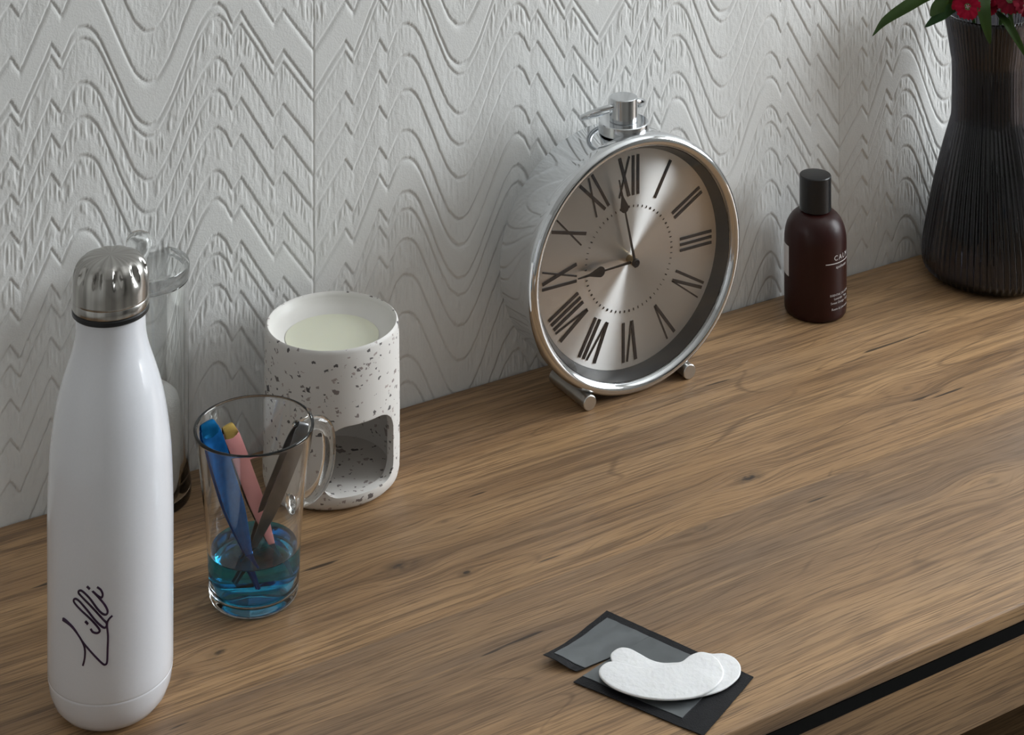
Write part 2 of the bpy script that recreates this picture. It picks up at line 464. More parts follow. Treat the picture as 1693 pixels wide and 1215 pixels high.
def axis(segs):
    out = []
    for (a, b_, st) in segs:
        n = max(1, int(round((b_ - a) / st))); out.append(np.linspace(a, b_, n, endpoint=False))
    out.append([segs[-1][1]]); return np.concatenate(out)
gx = axis([(RX0, -0.3, 0.02), (-0.3, 0.12, 0.0022), (0.12, 1.36, 0.00056), (1.36, 1.8, 0.0022), (1.8, RX1, 0.02)])
gz = axis([(-T, -0.02, 0.03), (-0.02, 0.40, 0.0013), (0.40, 0.62, 0.0030), (0.62, RZ1 - T, 0.03)])
Xg, Zg = np.meshgrid(gx, gz, indexing='ij')
det = np.where((Xg > 0.10) & (Xg < 1.38) & (Zg < 0.42), 1.0, 0.55) * ((Xg > -.3) & (Xg < 1.8) & (Zg > -.03) & (Zg < .62))
hg = relief(Xg, Zg, det) * ((Xg > -.3) & (Xg < 1.8) & (Zg > -.03) & (Zg < .62))
nx, nz = len(gx), len(gz)
co = np.stack([Xg, -hg, Zg + T], -1).reshape(-1, 3)
idx = np.arange(nx * nz).reshape(nx, nz)
q = np.stack([idx[:-1, :-1], idx[1:, :-1], idx[1:, 1:], idx[:-1, 1:]], -1).reshape(-1, 4)
me = bpy.data.meshes.new('wall_back')
me.vertices.add(len(co)); me.vertices.foreach_set('co', co.astype(np.float32).ravel())
me.loops.add(q.size); me.loops.foreach_set('vertex_index', q.ravel().astype(np.int32))
me.polygons.add(len(q)); me.polygons.foreach_set('loop_start', np.arange(0, q.size, 4, dtype=np.int32))
me.polygons.foreach_set('use_smooth', np.ones(len(q), dtype=bool))
me.update(calc_edges=True)
me.materials.append(M['paint'])
wb = bpy.data.objects.new('wall_back', me); COL.objects.link(wb); struct(wb)

# ------------------------------------------------------------------ sideboard
SX0, SX1, SYF = 0.02, 1.80, -0.411
sb = empty('sideboard', (0.9, -0.2, 0), 'long oak-effect sideboard with a black shadow gap under its top', 'sideboard')
def sbox(name, *a, **k):
    return under(box(name, *a, **k), sb)
sbox('top', SX0, SX1, SYF, -0.0015, T - 0.0115, T, M['wood'], bev=0.0022, seg=3)
sbox('painted_gap_shade', SX0 + .01, SX1 - .01, SYF + 0.0008, -0.02, T - 0.0195, T - 0.0116, M['black_metal'])  # flush near-black strip standing in for the shade inside the gap
zf1 = T - 0.0196; zf0 = zf1 - 0.044
for (a, b_) in ((SX0 + .004, 0.468), (0.472, 1.330), (1.334, SX1 - .004)):
    sbox('drawer_front', a, b_, SYF + .001, SYF + .019, zf0, zf1, M['wood'], bev=0.0008)
sbox('drawer_base', SX0 + .02, SX1 - .02, SYF + .019, -0.02, zf0 + .004, zf0 + .012, M['black_metal'])
for xa in (SX0 + .002, SX1 - .02):
    sbox('side_panel', xa, xa + .018, SYF + .022, -0.02, 0.10, zf1, M['wood'])
sbox('back_panel', SX0 + .02, SX1 - .02, -0.02, -0.012, 0.10, zf1, M['black_metal'])
sbox('shelf', SX0 + .02, SX1 - .02, SYF + .06, -0.02, 0.42, 0.438, M['wood'])
sbox('bottom_panel', SX0 + .02, SX1 - .02, SYF + .022, -0.02, 0.10, 0.118, M['wood'])
for xa in (SX0 + .04, SX1 - .07):
    for ya in (SYF + .04, -0.06):
        sbox('leg', xa, xa + .03, ya, ya + .03, 0.0, 0.10, M['black_metal'])

# ------------------------------------------------------------------ water bottle
wbot = tp(183, 1162)
bt = empty('water_bottle', wbot, 'white glossy cola-shaped steel water bottle with handwritten purple name', 'bottle')
prof = [(0, 0.0035), (0.016, 0.0030), (0.0215, 0.0), (0.0245, 0.0004), (0.0285, 0.0032), (0.0318, 0.0075), (0.0340, 0.0135), (0.0350, 0.0205), (0.03505, 0.02145), (0.0349, 0.02175), (0.03505, 0.02205), (0.0352, 0.023)]
prof += [(r, z) for (r, z) in spline([(0.0352, 0.030), (0.0353, 0.070), (0.0353, 0.112), (0.0344, 0.140), (0.0330, 0.156), (0.0306, 0.172), (0.0277, 0.184), (0.0245, 0.194), (0.0216, 0.203), (0.0200, 0.211), (0.0196, 0.219)], 6)]
prof += [(0.0194, 0.2235), (0.0150, 0.2240), (0, 0.2240)]
body = lathe('bottle_body', prof, M['white_gloss'], bt, 96, angle=50)
# engraved letters as strokes hugging the cylinder
ink = P('purple_ink', (0.030, 0.006, 0.035), 0.4, noise=0.1)
Rb = 0.0353
def on_bottle(zx, zy):
    u = 50 + zx / 3.33; v = 850 + zy / 3.329
    o_ = Vector((0, -D, T + H)); d = RIGHT * ((u - CX) / F) + FWD + UP * (-(v - HY) / F)
    px, py = o_.x - wbot.x, o_.y - wbot.y
    a_ = d.x ** 2 + d.y ** 2; b_ = 2 * (px * d.x + py * d.y); c_ = px * px + py * py - Rb * Rb
    t = (-b_ - math.sqrt(max(b_ * b_ - 4 * a_ * c_, 0))) / (2 * a_)
    return o_ + d * t - wbot
strokes = [
    [(290, 832), (300, 790), (301, 745), (290, 708), (262, 660), (225, 612), (185, 580), (196, 584), (238, 625), (270, 672), (296, 712), (350, 775), (395, 820), (412, 828), (423, 812), (426, 740), (428, 670), (423, 612), (430, 582), (452, 558)],
    [(332, 630), (345, 648), (368, 654), (382, 643), (372, 622), (330, 575), (280, 528), (246, 490), (240, 472), (252, 465), (275, 482), (320, 535), (360, 585), (398, 620), (416, 622), (420, 600), (395, 572), (340, 512), (285, 455), (266, 432), (272, 420), (290, 425), (330, 465), (370, 520), (400, 548), (420, 550), (426, 530), (408, 495), (375, 455), (343, 422), (372, 448), (392, 458), (399, 440), (388, 415), (368, 400)],
    [(303, 588), (318, 605)], [(312, 396), (328, 412)]]
for i, st in enumerate(strokes):
    pp = [on_bottle(*q_) for q_ in (spline(st, 6) if len(st) > 2 else st)]
    w = [0.00064 if len(st) > 2 else 0.00075] * len(pp)
    if i == 0: w = [0.00058 + 0.00045 * max(0, 1 - abs(k / len(pp) - 0.33) / 0.12) for k in range(len(pp))]
    from_bm('lettering', tube_bm(pp, w, 6), ink, bt)
lathe('gasket', [(0.0150, 0.2236), (0.0212, 0.2236), (0.0217, 0.2242), (0.0217, 0.2262), (0.0212, 0.2268), (0.0150, 0.2268)], M['black'], bt, 64, closed=True)
def cap_r(r, z, t, i):
    w = math.exp(-((z - 0.2490) / 0.0046) ** 2)
    c = max(0.0, math.cos(11 * t)) ** 0.8
    return r - 0.0027 * w * c
m, nt, b, out = new_mat('brushed_cap_painted_stripes'); g = N(nt)
b.inputs['Metallic'].default_value = 1.0; b.inputs['Roughness'].default_value = 0.24
tc = nt.nodes.new('ShaderNodeTexCoord'); sp = nt.nodes.new('ShaderNodeSeparateXYZ'); nt.links.new(tc.outputs['Object'], sp.inputs[0])
ang = g.math('ARCTAN2', sp.outputs[1], sp.outputs[0])
f = g.noise(g.comb(g.math('MULTIPLY', ang, 5.0), g.math('MULTIPLY', sp.outputs[2], 8.0)), 1.0, 3)
f = g.rng(f, 0.30, 0.68)
nt.links.new(g.mix(f, (0.33, 0.318, 0.30), (0.50, 0.485, 0.46)), b.inputs['Base Color'])  # brushed variation plus vertical reflection stripes painted into the base colour
M['cap_steel'] = m
cp = [(0.0150, 0.2269), (0.0212, 0.2269), (0.0215, 0.2274), (0.0215, 0.2318), (0.0213, 0.2321), (0.0215, 0.2324)]
cp += [(r, z) for (r, z) in spline([(0.0215, 0.2335), (0.0214, 0.2405), (0.0209, 0.2455), (0.0196, 0.2500), (0.0170, 0.2534), (0.0130, 0.2552), (0.0080, 0.2558)], 6)] + [(0, 0.2560)]
lathe('cap', cp, M['cap_steel'], bt, 176, cap_r, angle=60)

# ------------------------------------------------------------------ clear lidded jar behind the bottle
jl = tp(238, 822)
jar = empty('lidded_jar', jl, 'tall clear jar with clear lid and knob standing behind the white bottle', 'jar')
jp = [(0, 0.0), (0.0300, 0.0), (0.0314, 0.0008), (0.0320, 0.003), (0.0318, 0.009), (0.0307, 0.016), (0.0302, 0.030), (0.0300, 0.148), (0.0296, 0.1485), (0.0270, 0.1485), (0.0266, 0.148), (0.0269, 0.030), (0.0272, 0.010), (0.0262, 0.0050), (0, 0.0042)]
lathe('jar_body', jp, M['clear'], jar, 72)
lid = lathe('lid', [(0, 0.1490), (0.0302, 0.1490), (0.0308, 0.1500), (0.0308, 0.1575), (0.0303, 0.1585), (0.0270, 0.1588), (0.0262, 0.1575), (0, 0.1572)], M['clear'], jar, 72)
kb = lathe('knob', spline([(0, 0.1565), (0.0050, 0.1572), (0.0055, 0.1620), (0.0075, 0.1668), (0.0088, 0.1715), (0.0080, 0.1765), (0.0050, 0.1795), (0, 0.1802)], 5), M['clear'], lid, 40)
kb.location = -RIGHT * 0.0035
# white cotton pads in the jar
padm = P('white_cotton', (0.80, 0.79, 0.77), 0.95, bump=0.7, bscale=900, noise=0.04)
def wob(r, z, t, i): return r * (1 + 0.012 * math.sin(3 * t + z * 90) + 0.008 * math.sin(7 * t - z * 160))
o = lathe('cotton_roll', [(0, 0), (0.0225, 0.0), (0.0240, 0.0015), (0.0246, 0.006)] + [(0.0246, 0.006 + 0.005 * k) for k in range(1, 10)] + [(0.0244, 0.0580), (0.0232, 0.0630), (0.0200, 0.0660), (0.0120, 0.0668), (0, 0.0665)], padm, None, 56, wob, loc=jl + UP * 0.0056, angle=60)
tag(o, 'soft white cotton roll standing inside the clear lidded jar', 'cotton')

# ------------------------------------------------------------------ terrazzo wax warmer
wl = tp(549, 788)
wm = empty('wax_warmer', wl, 'speckled white ceramic wax warmer with an arched opening and pale wax', 'wax warmer')
m, nt, b, out = new_mat('terrazzo_ceramic'); g = N(nt)
b.inputs['Roughness'].default_value = 0.56
tc = nt.nodes.new('ShaderNodeTexCoord')
base = (0.70, 0.675, 0.645); c = None
col = base
sp = nt.nodes.new('ShaderNodeSeparateXYZ'); nt.links.new(tc.outputs['Object'], sp.inputs[0])
for (scale, lo, hi, thr, k) in ((120, 0.0, 0.28, 0.80, 0), (190, 0.0, 0.34, 0.80, 1), (330, 0.0, 0.36, 0.82, 2), (95, 0.0, 0.22, 0.84, 3)):
    vo = nt.nodes.new('ShaderNodeTexVoronoi'); vo.inputs['Scale'].default_value = scale; vo.distance = 'CHEBYCHEV' if k % 2 == 0 else 'MINKOWSKI'
    mp = nt.nodes.new('ShaderNodeMapping'); mp.inputs['Rotation'].default_value = (0.4 + k, 0.7 * k, 0.3 * k); mp.inputs['Location'].default_value = (k * 3.1, k, 2 * k); mp.inputs['Scale'].default_value = (1.0, 1.0, 1.45)
    wv = nt.nodes.new('ShaderNodeTexNoise'); wv.inputs['Scale'].default_value = 260; nt.links.new(tc.outputs['Object'], wv.inputs['Vector'])
    vm = nt.nodes.new('ShaderNodeVectorMath'); vm.operation = 'MULTIPLY_ADD'; nt.links.new(wv.outputs['Color'], vm.inputs[0]); vm.inputs[1].default_value = (0.0042,) * 3; nt.links.new(tc.outputs['Object'], vm.inputs[2])
    nt.links.new(vm.outputs[0], mp.inputs[0]); nt.links.new(mp.outputs[0], vo.inputs['Vector'])
    sc_ = nt.nodes.new('ShaderNodeSeparateColor'); nt.links.new(vo.outputs['Color'], sc_.inputs[0])
    on = g.math('GREATER_THAN', sc_.outputs[0], thr)
    rad = g.rng(sc_.outputs[1], 0, 1, hi * 0.45, hi * 1.25, False)
    fac = g.math('MULTIPLY', on, g.math('LESS_THAN', vo.outputs['Distance'], rad))
    chip = g.mix(g.rng(sc_.outputs[2], 0.2, 0.8), (0.06, 0.052, 0.055), (0.40, 0.33, 0.31))
    col = g.mix(g.math('MULTIPLY', fac, 0.92), col, chip)
geo = nt.nodes.new('ShaderNodeNewGeometry')
nt.links.new(col, b.inputs['Base Color'])
M['terrazzo'] = m
M['ceramic'] = P('white_ceramic', (0.72, 0.70, 0.665), 0.40, noise=0.03, nscale=60)
R0, HT = 0.0468, 0.1085
op = [(0, 0.0), (0.0400, 0.0), (0.0432, 0.0010), (0.0456, 0.0035), (0.0466, 0.0080), (R0, 0.016), (R0, 0.060), (0.0464, 0.098), (0.0460, 0.1060), (0.0455, 0.1078), (0.0446, 0.1085), (0.0438, 0.1080), (0.0428, 0.1060)]
op += [(r, z) for (r, z) in spline([(0.0424, 0.1052), (0.0400, 0.1022), (0.0355, 0.0990), (0.0300, 0.0962), (0.0220, 0.0930), (0.0110, 0.0905)], 4)] + [(0, 0.0900)]
wbody = lathe('warmer_body', op, M['terrazzo'], None, 96, angle=50)
wbody.data.materials.append(M['ceramic'])
cut = lathe('cutter', [(0, 0.0085), (0.0385, 0.0085), (0.0400, 0.0105), (0.0402, 0.060), (0.0360, 0.0665), (0.0200, 0.0690), (0, 0.0695)], None, None, 72)
bool_diff(wbody, cut)
# arch cutter: rounded rectangle pushed out towards the room
bm = bmesh.new(); ring0 = []; ring1 = []
hw, zb, zt = 0.0272, 0.0105, 0.0580
outl = []
for (cx_, cz_, a0, r_) in ((hw - .016, zt - .016, 0, .016), (-hw + .016, zt - .016, 90, .016), (-hw + .010, zb + .010, 180, .010), (hw - .010, zb + .010, 270, .010)):
    for k in range(9):
        a_ = math.radians(a0 + 90 * k / 8); outl.append((cx_ + r_ * math.cos(a_), cz_ + r_ * math.sin(a_)))
for (x_, z_) in outl:
    ring0.append(bm.verts.new((x_, -0.020, z_))); ring1.append(bm.verts.new((x_ * 1.0, -0.075, z_)))
n_ = len(outl)
for k in range(n_): bm.faces.new((ring0[k], ring0[(k + 1) % n_], ring1[(k + 1) % n_], ring1[k]))
bm.faces.new(ring0); bm.faces.new(ring1)
cut = from_bm('cutter', bm, None)
bool_diff(wbody, cut)
bm = bmesh.new(); bm.from_mesh(wbody.data)
bev = [e for e in bm.edges if len(e.link_faces) == 2 and e.calc_face_angle(0) > 0.9 and all(v.co.y < -0.02 and 0.009 < v.co.z < 0.060 and 0.045 < math.hypot(v.co.x, v.co.y) for v in e.verts)]
try:
    bmesh.ops.bevel(bm, geom=bev, offset=0.0011, segments=3, profile=0.5, affect='EDGES', clamp_overlap=True)
except Exception: pass
bm.to_mesh(wbody.data); bm.free()
for p_ in wbody.data.polygons:
    p_.use_smooth = True
    c_ = p_.center; rr_ = math.hypot(c_.x, c_.y)
    p_.material_index = 1 if (c_.z > 0.088 and rr_ < 0.0440) else 0
wbody.data.set_sharp_from_angle(angle=math.radians(40))
wbody.parent = wm; wbody.matrix_parent_inverse = Matrix.Identity(4)
wm.rotation_euler = (0, 0, math.radians(2))
wax = P('pale_wax', (0.74, 0.74, 0.60), 0.30, noise=0.02, nscale=30, sss=0.25)
lathe('wax', [(0, 0.0972), (0.0240, 0.0972), (0.0290, 0.0974), (0.0324, 0.0978), (0.0300, 0.0960), (0.0200, 0.0922), (0, 0.0900)], wax, wm, 64)

# ------------------------------------------------------------------ glass mug with blue liquid and tweezers
ml = tp(420, 983)
mug = empty('glass_mug', ml, 'clear glass mug with a handle, partly filled with blue liquid', 'mug')
outer = spline([(0.0268, 0.0016), (0.0278, 0.0050), (0.0283, 0.0150), (0.0292, 0.0350), (0.0314, 0.0600), (0.0340, 0.0820), (0.0362, 0.0980), (0.0374, 0.1050)], 4)
inner = spline([(0.0354, 0.1052), (0.0340, 0.0975), (0.0319, 0.0820), (0.0294, 0.0600), (0.0273, 0.0350), (0.0264, 0.0160), (0.0254, 0.0085), (0.0220, 0.0052), (0.0100, 0.0042)], 4)
mp_ = [(0, 0.0006), (0.0200, 0.0), (0.0252, 0.0003)] + list(outer) + [(0.0373, 0.1058), (0.0367, 0.1063), (0.0360, 0.1061)] + list(inner) + [(0, 0.0041)]
lathe('mug_body', mp_, M['clear'], mug, 80, angle=60)
hd = (RIGHT * 0.74 + FWD * 0.67).normalized()
hp = [hd * r_ + UP * z_ for (r_, z_) in spline([(0.0348, 0.0905), (0.0400, 0.0915), (0.0490, 0.0905), (0.0560, 0.0850), (0.0582, 0.0740), (0.0572, 0.0610), (0.0520, 0.0500), (0.0430, 0.0450), (0.0335, 0.0455), (0.0300, 0.0460)], 5)]
n_ = len(hp)
rad = [0.0042 + 0.0022 * (max(0, 1 - k / 5) + max(0, 1 - (n_ - 1 - k) / 6)) for k in range(n_)]
from_bm('handle', tube_bm(hp, rad, 14), M['clear'], mug)
blue = P('blue_disinfectant', (0.012, 0.35, 0.60), 0.0, trans=1.0, ior=1.33)
m, nt, b, out = bpy.data.materials['blue_disinfectant'], bpy.data.materials['blue_disinfectant'].node_tree, None, None
lq = [(0, 0.0040), (0.0100, 0.0041), (0.0221, 0.0051), (0.02548, 0.0084), (0.02645, 0.0160), (0.02692, 0.0270), (0.02715, 0.0315), (0.0262, 0.0306), (0.0245, 0.0303), (0, 0.0302)]
o = lathe('blue_liquid', lq, blue, None, 80, loc=ml, angle=60)
tag(o, 'bright blue disinfectant liquid in the bottom of the glass mug', 'liquid')

def tweezers(name, top, bot, label, mats, width, face, gap=0.0085, tip_w=0.0016, cap_h=0.0):
    """two sprung arms joined at the closed end (top); face = direction the broad side looks at"""
    top = Vector(top[0] * RIGHT + top[1] * FWD + top[2] * UP); bot = Vector(bot[0] * RIGHT + bot[1] * FWD + bot[2] * UP)
    ax = (bot - top).normalized(); L = (bot - top).length
    fd = Vector(face[0] * RIGHT + face[1] * FWD + face[2] * UP); fd = (fd - ax * fd.dot(ax)).normalized(); sd = ax.cross(fd)
    e = empty(name, ml + bot, label, 'tweezers', 'tweezers in the glass mug')
    th = 0.0009
    for sgn in (1, -1):
        bm = bmesh.new(); rings = []
        nseg = 28
        for k in range(nseg + 1):
            t = k / nseg
            w = width * (0.5 if t > 0.06 else 0.5 * math.sqrt(max(0.04, 1 - ((0.06 - t) / 0.06) ** 2)))
            if t > 0.45: w = (width * 0.5) * (1 - sstep(np.array(t), 0.45, 1.0)) + tip_w * 0.5 * sstep(np.array(t), 0.45, 1.0)
            w = float(w)
            sep = gap * 0.5 * (math.sin(min(t / 0.16, 1) * pi / 2)) * (1 - float(sstep(np.array(t), 0.45, 1.0)) * 0.75) + 0.0005
            c_ = top + ax * (L * t) + fd * (sgn * sep)
            kn_ = 0.00018 * (k % 2) if 0.30 < t < 0.62 else 0
            rings.append([bm.verts.new(c_ + sd * a_ * w + fd * (sgn * b_ * (th + kn_) * .5)) for (a_, b_) in ((-1, -1), (1, -1), (1.0, .4), (.8, 1), (-.8, 1), (-1, .4))])
        for a_, b_ in zip(rings[:-1], rings[1:]):
            for k in range(6): bm.faces.new((a_[k], a_[(k + 1) % 6], b_[(k + 1) % 6], b_[k]))
        bm.faces.new(rings[0]); bm.faces.new(rings[-1])
        o = from_bm('arm', bm, mats[0] if sgn > 0 else mats[1], e, True, 35)
        o.location = -bot
    # the sprung bridge that joins the arms at the closed end
    pth = [top + ax * (L * 0.10) + fd * (gap * .42), top + ax * (L * 0.045) + fd * (gap * .36), top + ax * (L * 0.005) + fd * (gap * .2), top - ax * 0.0006, top + ax * (L * 0.005) - fd * (gap * .2), top + ax * (L * 0.045) - fd * (gap * .36), top + ax * (L * 0.10) - fd * (gap * .42)]
    o = from_bm('bridge', tube_bm(spline([tuple(p_) for p_ in pth], 4), [width * (0.30 + 0.16 * min(1, abs(k - 12) / 9)) for k in range(25)], 8, up=tuple(fd), flat=0.10), mats[2], e); o.location = -bot
    return e

m_blue = P('anodised_blue', (0.010, 0.135, 0.42), 0.30, 0.75, noise=0.35, nscale=350)
m_bluet = P('anodised_teal', (0.006, 0.14, 0.36), 0.25, 0.8, noise=0.2, nscale=200)
m_pink = P('pink_enamel', (0.72, 0.30, 0.29), 0.32, 0.0, noise=0.08)
m_gold = P('gold_plate', (0.60, 0.42, 0.13), 0.25, 1.0, noise=0.1)
m_dark = P('dark_steel', (0.07, 0.07, 0.075), 0.22, 1.0, noise=0.2)
m_grey = P('grey_steel', (0.20, 0.20, 0.205), 0.35, 0.9, noise=0.2, nscale=150)
tweezers('tweezers', (-0.0292, -0.001, 0.1075), (0.0030, -0.007, 0.0120), 'broad blue metal tweezers with knurled grip leaning in the glass mug', (m_blue, m_blue, m_bluet), 0.0125, (0.55, -1.0, 0.25), 0.0075)
tweezers('tweezers', (-0.0185, 0.0130, 0.0985), (0.0165, 0.004, 0.0130), 'pink tweezers with gold edge and dark points in the glass mug', (m_pink, m_dark, m_gold), 0.0098, (0.45, -1.0, 0.2), 0.0080)
tweezers('tweezers', (0.0300, 0.0060, 0.1035), (-0.0085, 0.000, 0.0130), 'dark grey steel tweezers leaning towards the handle of the glass mug', (m_grey, m_grey, m_grey), 0.0098, (0.7, -1.0, 0.35), 0.0065)

# ------------------------------------------------------------------ clock
CXW, CZ, YF = 0.8325, 0.0965, -0.0765            # axis position, height over the top, front plane
RB, RI, RD = 0.0965, 0.0872, 0.0822
ck = empty('mantel_clock', (CXW, -0.05, T), 'round chrome mantel clock with Roman numerals and a top knob ring', 'clock')
def cpart(name, bm, mat, smooth=True, angle=40, parent=None):
    """geometry given in clock space: x right, y depth (0 = front plane, + to the wall), z from the axis"""
    o = from_bm(name, bm, mat, parent or ck, smooth, angle)
    if parent is None: o.location = (0, YF + 0.05, CZ)
    return o
def ring_bm(prof, seg=128, closed=True):
    """prof: (radius, depth) revolved round the y axis"""
    bm = lathe_bm([(r, -d) for r, d in prof], seg, None, None, closed)
    bmesh.ops.rotate(bm, verts=bm.verts, cent=(0, 0, 0), matrix=Matrix.Rotation(pi / 2, 3, 'X'))
    return bm
# after the rotation profile z=-d maps to y=+d
RDr = 0.0925
cpart('case', ring_bm([(RI + .001, 0.006), (RDr, 0.006), (RDr, 0.0500), (RDr - .002, 0.0520), (0, 0.0520), (0, 0.0500), (RDr - .003, 0.0495), (RDr - .003, 0.0175), (RD - .001, 0.0170), (RD - .0005, 0.0160)], 160, True), M['chrome'])
bp_ = [(RI, 0.0065)]
for k in range(13):
    a_ = pi * k / 12
    bp_.append(((RI + RB) / 2 - (RB - RI) / 2 * math.cos(a_), 0.0058 - 0.0062 * math.sin(a_)))
bp_ += [(RB - .0004, 0.0105), (RDr - .0002, 0.0115), (RDr - .0002, 0.0065)]
cpart('bezel', ring_bm(bp_, 160, True), M['chrome'])
M['rehaut'] = P('dark_inner_ring', (0.050, 0.054, 0.056), 0.22, 0.0, noise=0.1)
cpart('inner_ring', ring_bm([(RI - .0002, 0.0045), (RD, 0.0148), (RD + .0012, 0.0150), (RI + .0006, 0.0062)], 128, True), M['rehaut'])
# dial with radial brushing
m, nt, b, out = new_mat('sunburst_dial'); g = N(nt)
b.inputs['Metallic'].default_value = 1.0; b.inputs['Roughness'].default_value = 0.38
b.inputs['Anisotropic'].default_value = 1.0; b.inputs['Anisotropic Rotation'].default_value = 0.25
tg = nt.nodes.new('ShaderNodeTangent'); tg.direction_type = 'RADIAL'; tg.axis = 'Y'
nt.links.new(tg.outputs[0], b.inputs['Tangent'])
tc = nt.nodes.new('ShaderNodeTexCoord'); sp = nt.nodes.new('ShaderNodeSeparateXYZ'); nt.links.new(tc.outputs['Object'], sp.inputs[0])
rr = g.math('SQRT', g.math('ADD', g.math('MULTIPLY', sp.outputs[0], sp.outputs[0]), g.math('MULTIPLY', sp.outputs[2], sp.outputs[2])))
f = g.noise(g.comb(g.math('MULTIPLY', rr, 2600.0), 0.0), 1.0, 3)
nt.links.new(g.mix(f, (0.70, 0.70, 0.69), (0.82, 0.82, 0.81)), b.inputs['Base Color'])
M['dial'] = m
cpart('dial', ring_bm([(0, 0.0145), (RD, 0.0145), (RD, 0.0158), (0, 0.0158)], 128, False), M['dial'], angle=30)
M['numeral'] = P('numeral_ink', (0.030, 0.027, 0.029), 0.35, noise=0.05)
def bar(bm, x0, z0, x1, z1, w, y=0.0139, th=0.0006):
    d = Vector((x1 - x0, 0, z1 - z0)).normalized(); s = Vector((d.z, 0, -d.x)) * (w / 2)
    a_ = Vector((x0, 0, z0)); c_ = Vector((x1, 0, z1))
    lo = [bm.verts.new(p_ + Vector((0, y, 0))) for p_ in (a_ - s, a_ + s, c_ + s, c_ - s)]
    hi = [bm.verts.new(v.co + Vector((0, th, 0))) for v in lo]
    bm.faces.new(lo); bm.faces.new(hi)
    for k in range(4): bm.faces.new((lo[k], lo[(k + 1) % 4], hi[(k + 1) % 4], hi[k]))
ri_, ro_ = 0.0475, 0.0775
W1, W2 = 0.0021, 0.0012
glyph = {'I': 0.0044, 'V': 0.0105, 'X': 0.0120}
for n_, txt in enumerate(('XII', 'I', 'II', 'III', 'IV', 'V', 'VI', 'VII', 'VIII', 'IX', 'X', 'XI')):
    bm = bmesh.new()
    tw = sum(glyph[c_] for c_ in txt); x_ = -tw / 2
    for c_ in txt:
        w_ = glyph[c_]; xc_ = x_ + w_ / 2; x_ += w_
        if c_ == 'I': bar(bm, xc_, ri_, xc_, ro_, W1)
        elif c_ == 'V':
            bar(bm, xc_ - w_ * .36, ro_, xc_ - w_ * .02, ri_, W1 * 1.15); bar(bm, xc_ + w_ * .38, ro_, xc_ + w_ * .04, ri_, W2)
        else:
            bar(bm, xc_ - w_ * .36, ro_, xc_ + w_ * .36, ri_, W1 * 1.2); bar(bm, xc_ + w_ * .38, ro_, xc_ - w_ * .38, ri_, W2, 0.0138)
    bmesh.ops.rotate(bm, verts=bm.verts, cent=(0, 0, 0), matrix=Matrix.Rotation(math.radians(30 * n_), 3, 'Y'))
    cpart('numeral', bm, M['numeral'], False)
mt = cpart('minute_track', bmesh.new(), M['numeral'], False)
bm = bmesh.new()
for k in range(60):
    a_ = math.radians(6 * k); w_ = 0.0009 if k % 5 == 0 else 0.00045
    bar(bm, 0.0385 * math.sin(a_), 0.0385 * math.cos(a_), 0.0402 * math.sin(a_), 0.0402 * math.cos(a_), w_, 0.0140, 0.0005)
bm.to_mesh(mt.data); bm.free()
M['hand'] = P('black_hand', (0.014, 0.012, 0.013), 0.4, noise=0.05)
def hand(name, ang, L, y, bulb, bw):
    half = [(0.0011, -0.004), (0.0010, 0.0), (0.00062, bulb - bw * 1.25), (0.00070, bulb - bw)]
    half += [(max(0.0008, bw * math.sin(a_)), bulb - bw * math.cos(a_)) for a_ in [pi / 2 * k / 8 for k in range(1, 9)]]
    tip = bulb + bw * 2.6
    half += [(bw * ((1 - t) ** 1.35 * (1 + 0.55 * t)) * 0.86 + bw * 0.14 * (1 - t) + 0.0009 * t, bulb + (tip - bulb) * t) for t in [k / 9 for k in range(1, 10)]]
    half += [(0.00075, tip + (L - tip) * .3), (0.00045, L)]
    pts_ = [(-x_, z_) for x_, z_ in half] + [(x_, z_) for x_, z_ in reversed(half)]
    bm = bmesh.new(); lo = [bm.verts.new((x_, y, z_)) for x_, z_ in pts_]; hi = [bm.verts.new((x_, y + 0.0006, z_)) for x_, z_ in pts_]
    n2 = len(half)
    for vs in (lo, hi):
        for k in range(n2 - 1): bm.faces.new((vs[k], vs[k + 1], vs[2 * n2 - 2 - k], vs[2 * n2 - 1 - k]))
    m_ = len(lo)
    for k in range(m_): bm.faces.new((lo[k], lo[(k + 1) % m_], hi[(k + 1) % m_], hi[k]))
    bmesh.ops.rotate(bm, verts=bm.verts, cent=(0, 0, 0), matrix=Matrix.Rotation(math.radians(ang), 3, 'Y'))
    cpart(name, bm, M['hand'], True, 30)
hand('minute_hand', 347.5, 0.0665, 0.0062, 0.0440, 0.0036)
hand('hour_hand', 268.0, 0.0500, 0.0082, 0.0300, 0.0040)
brass = P('brass', (0.42, 0.30, 0.16), 0.25, 1.0, noise=0.1)
cpart('hand_post', cyl_between(bmesh.new(), (0, 0.0146, 0), (0, 0.0065, 0), 0.0030, 24, 0.0003), brass)
cpart('hub', cyl_between(bmesh.new(), (0, 0.0066, 0), (0, 0.0042, 0), 0.0032, 24, 0.0005), M['hand'])
cpart('glass', ring_bm([(0, 0.0030), (RI - .0003, 0.0030), (RI - .0003, 0.0042), (0, 0.0042)], 96, False), thin_glass('clock_glass', (0.97, 0.97, 0.97)), angle=30)
for sgn in (-1, 1):
    cpart('foot', cyl_between(bmesh.new(), (sgn * 0.0455, -0.0012, 0.0056 - CZ), (sgn * 0.0455, 0.0475, 0.0056 - CZ), 0.0056, 32, 0.0005), M['satin_steel'])
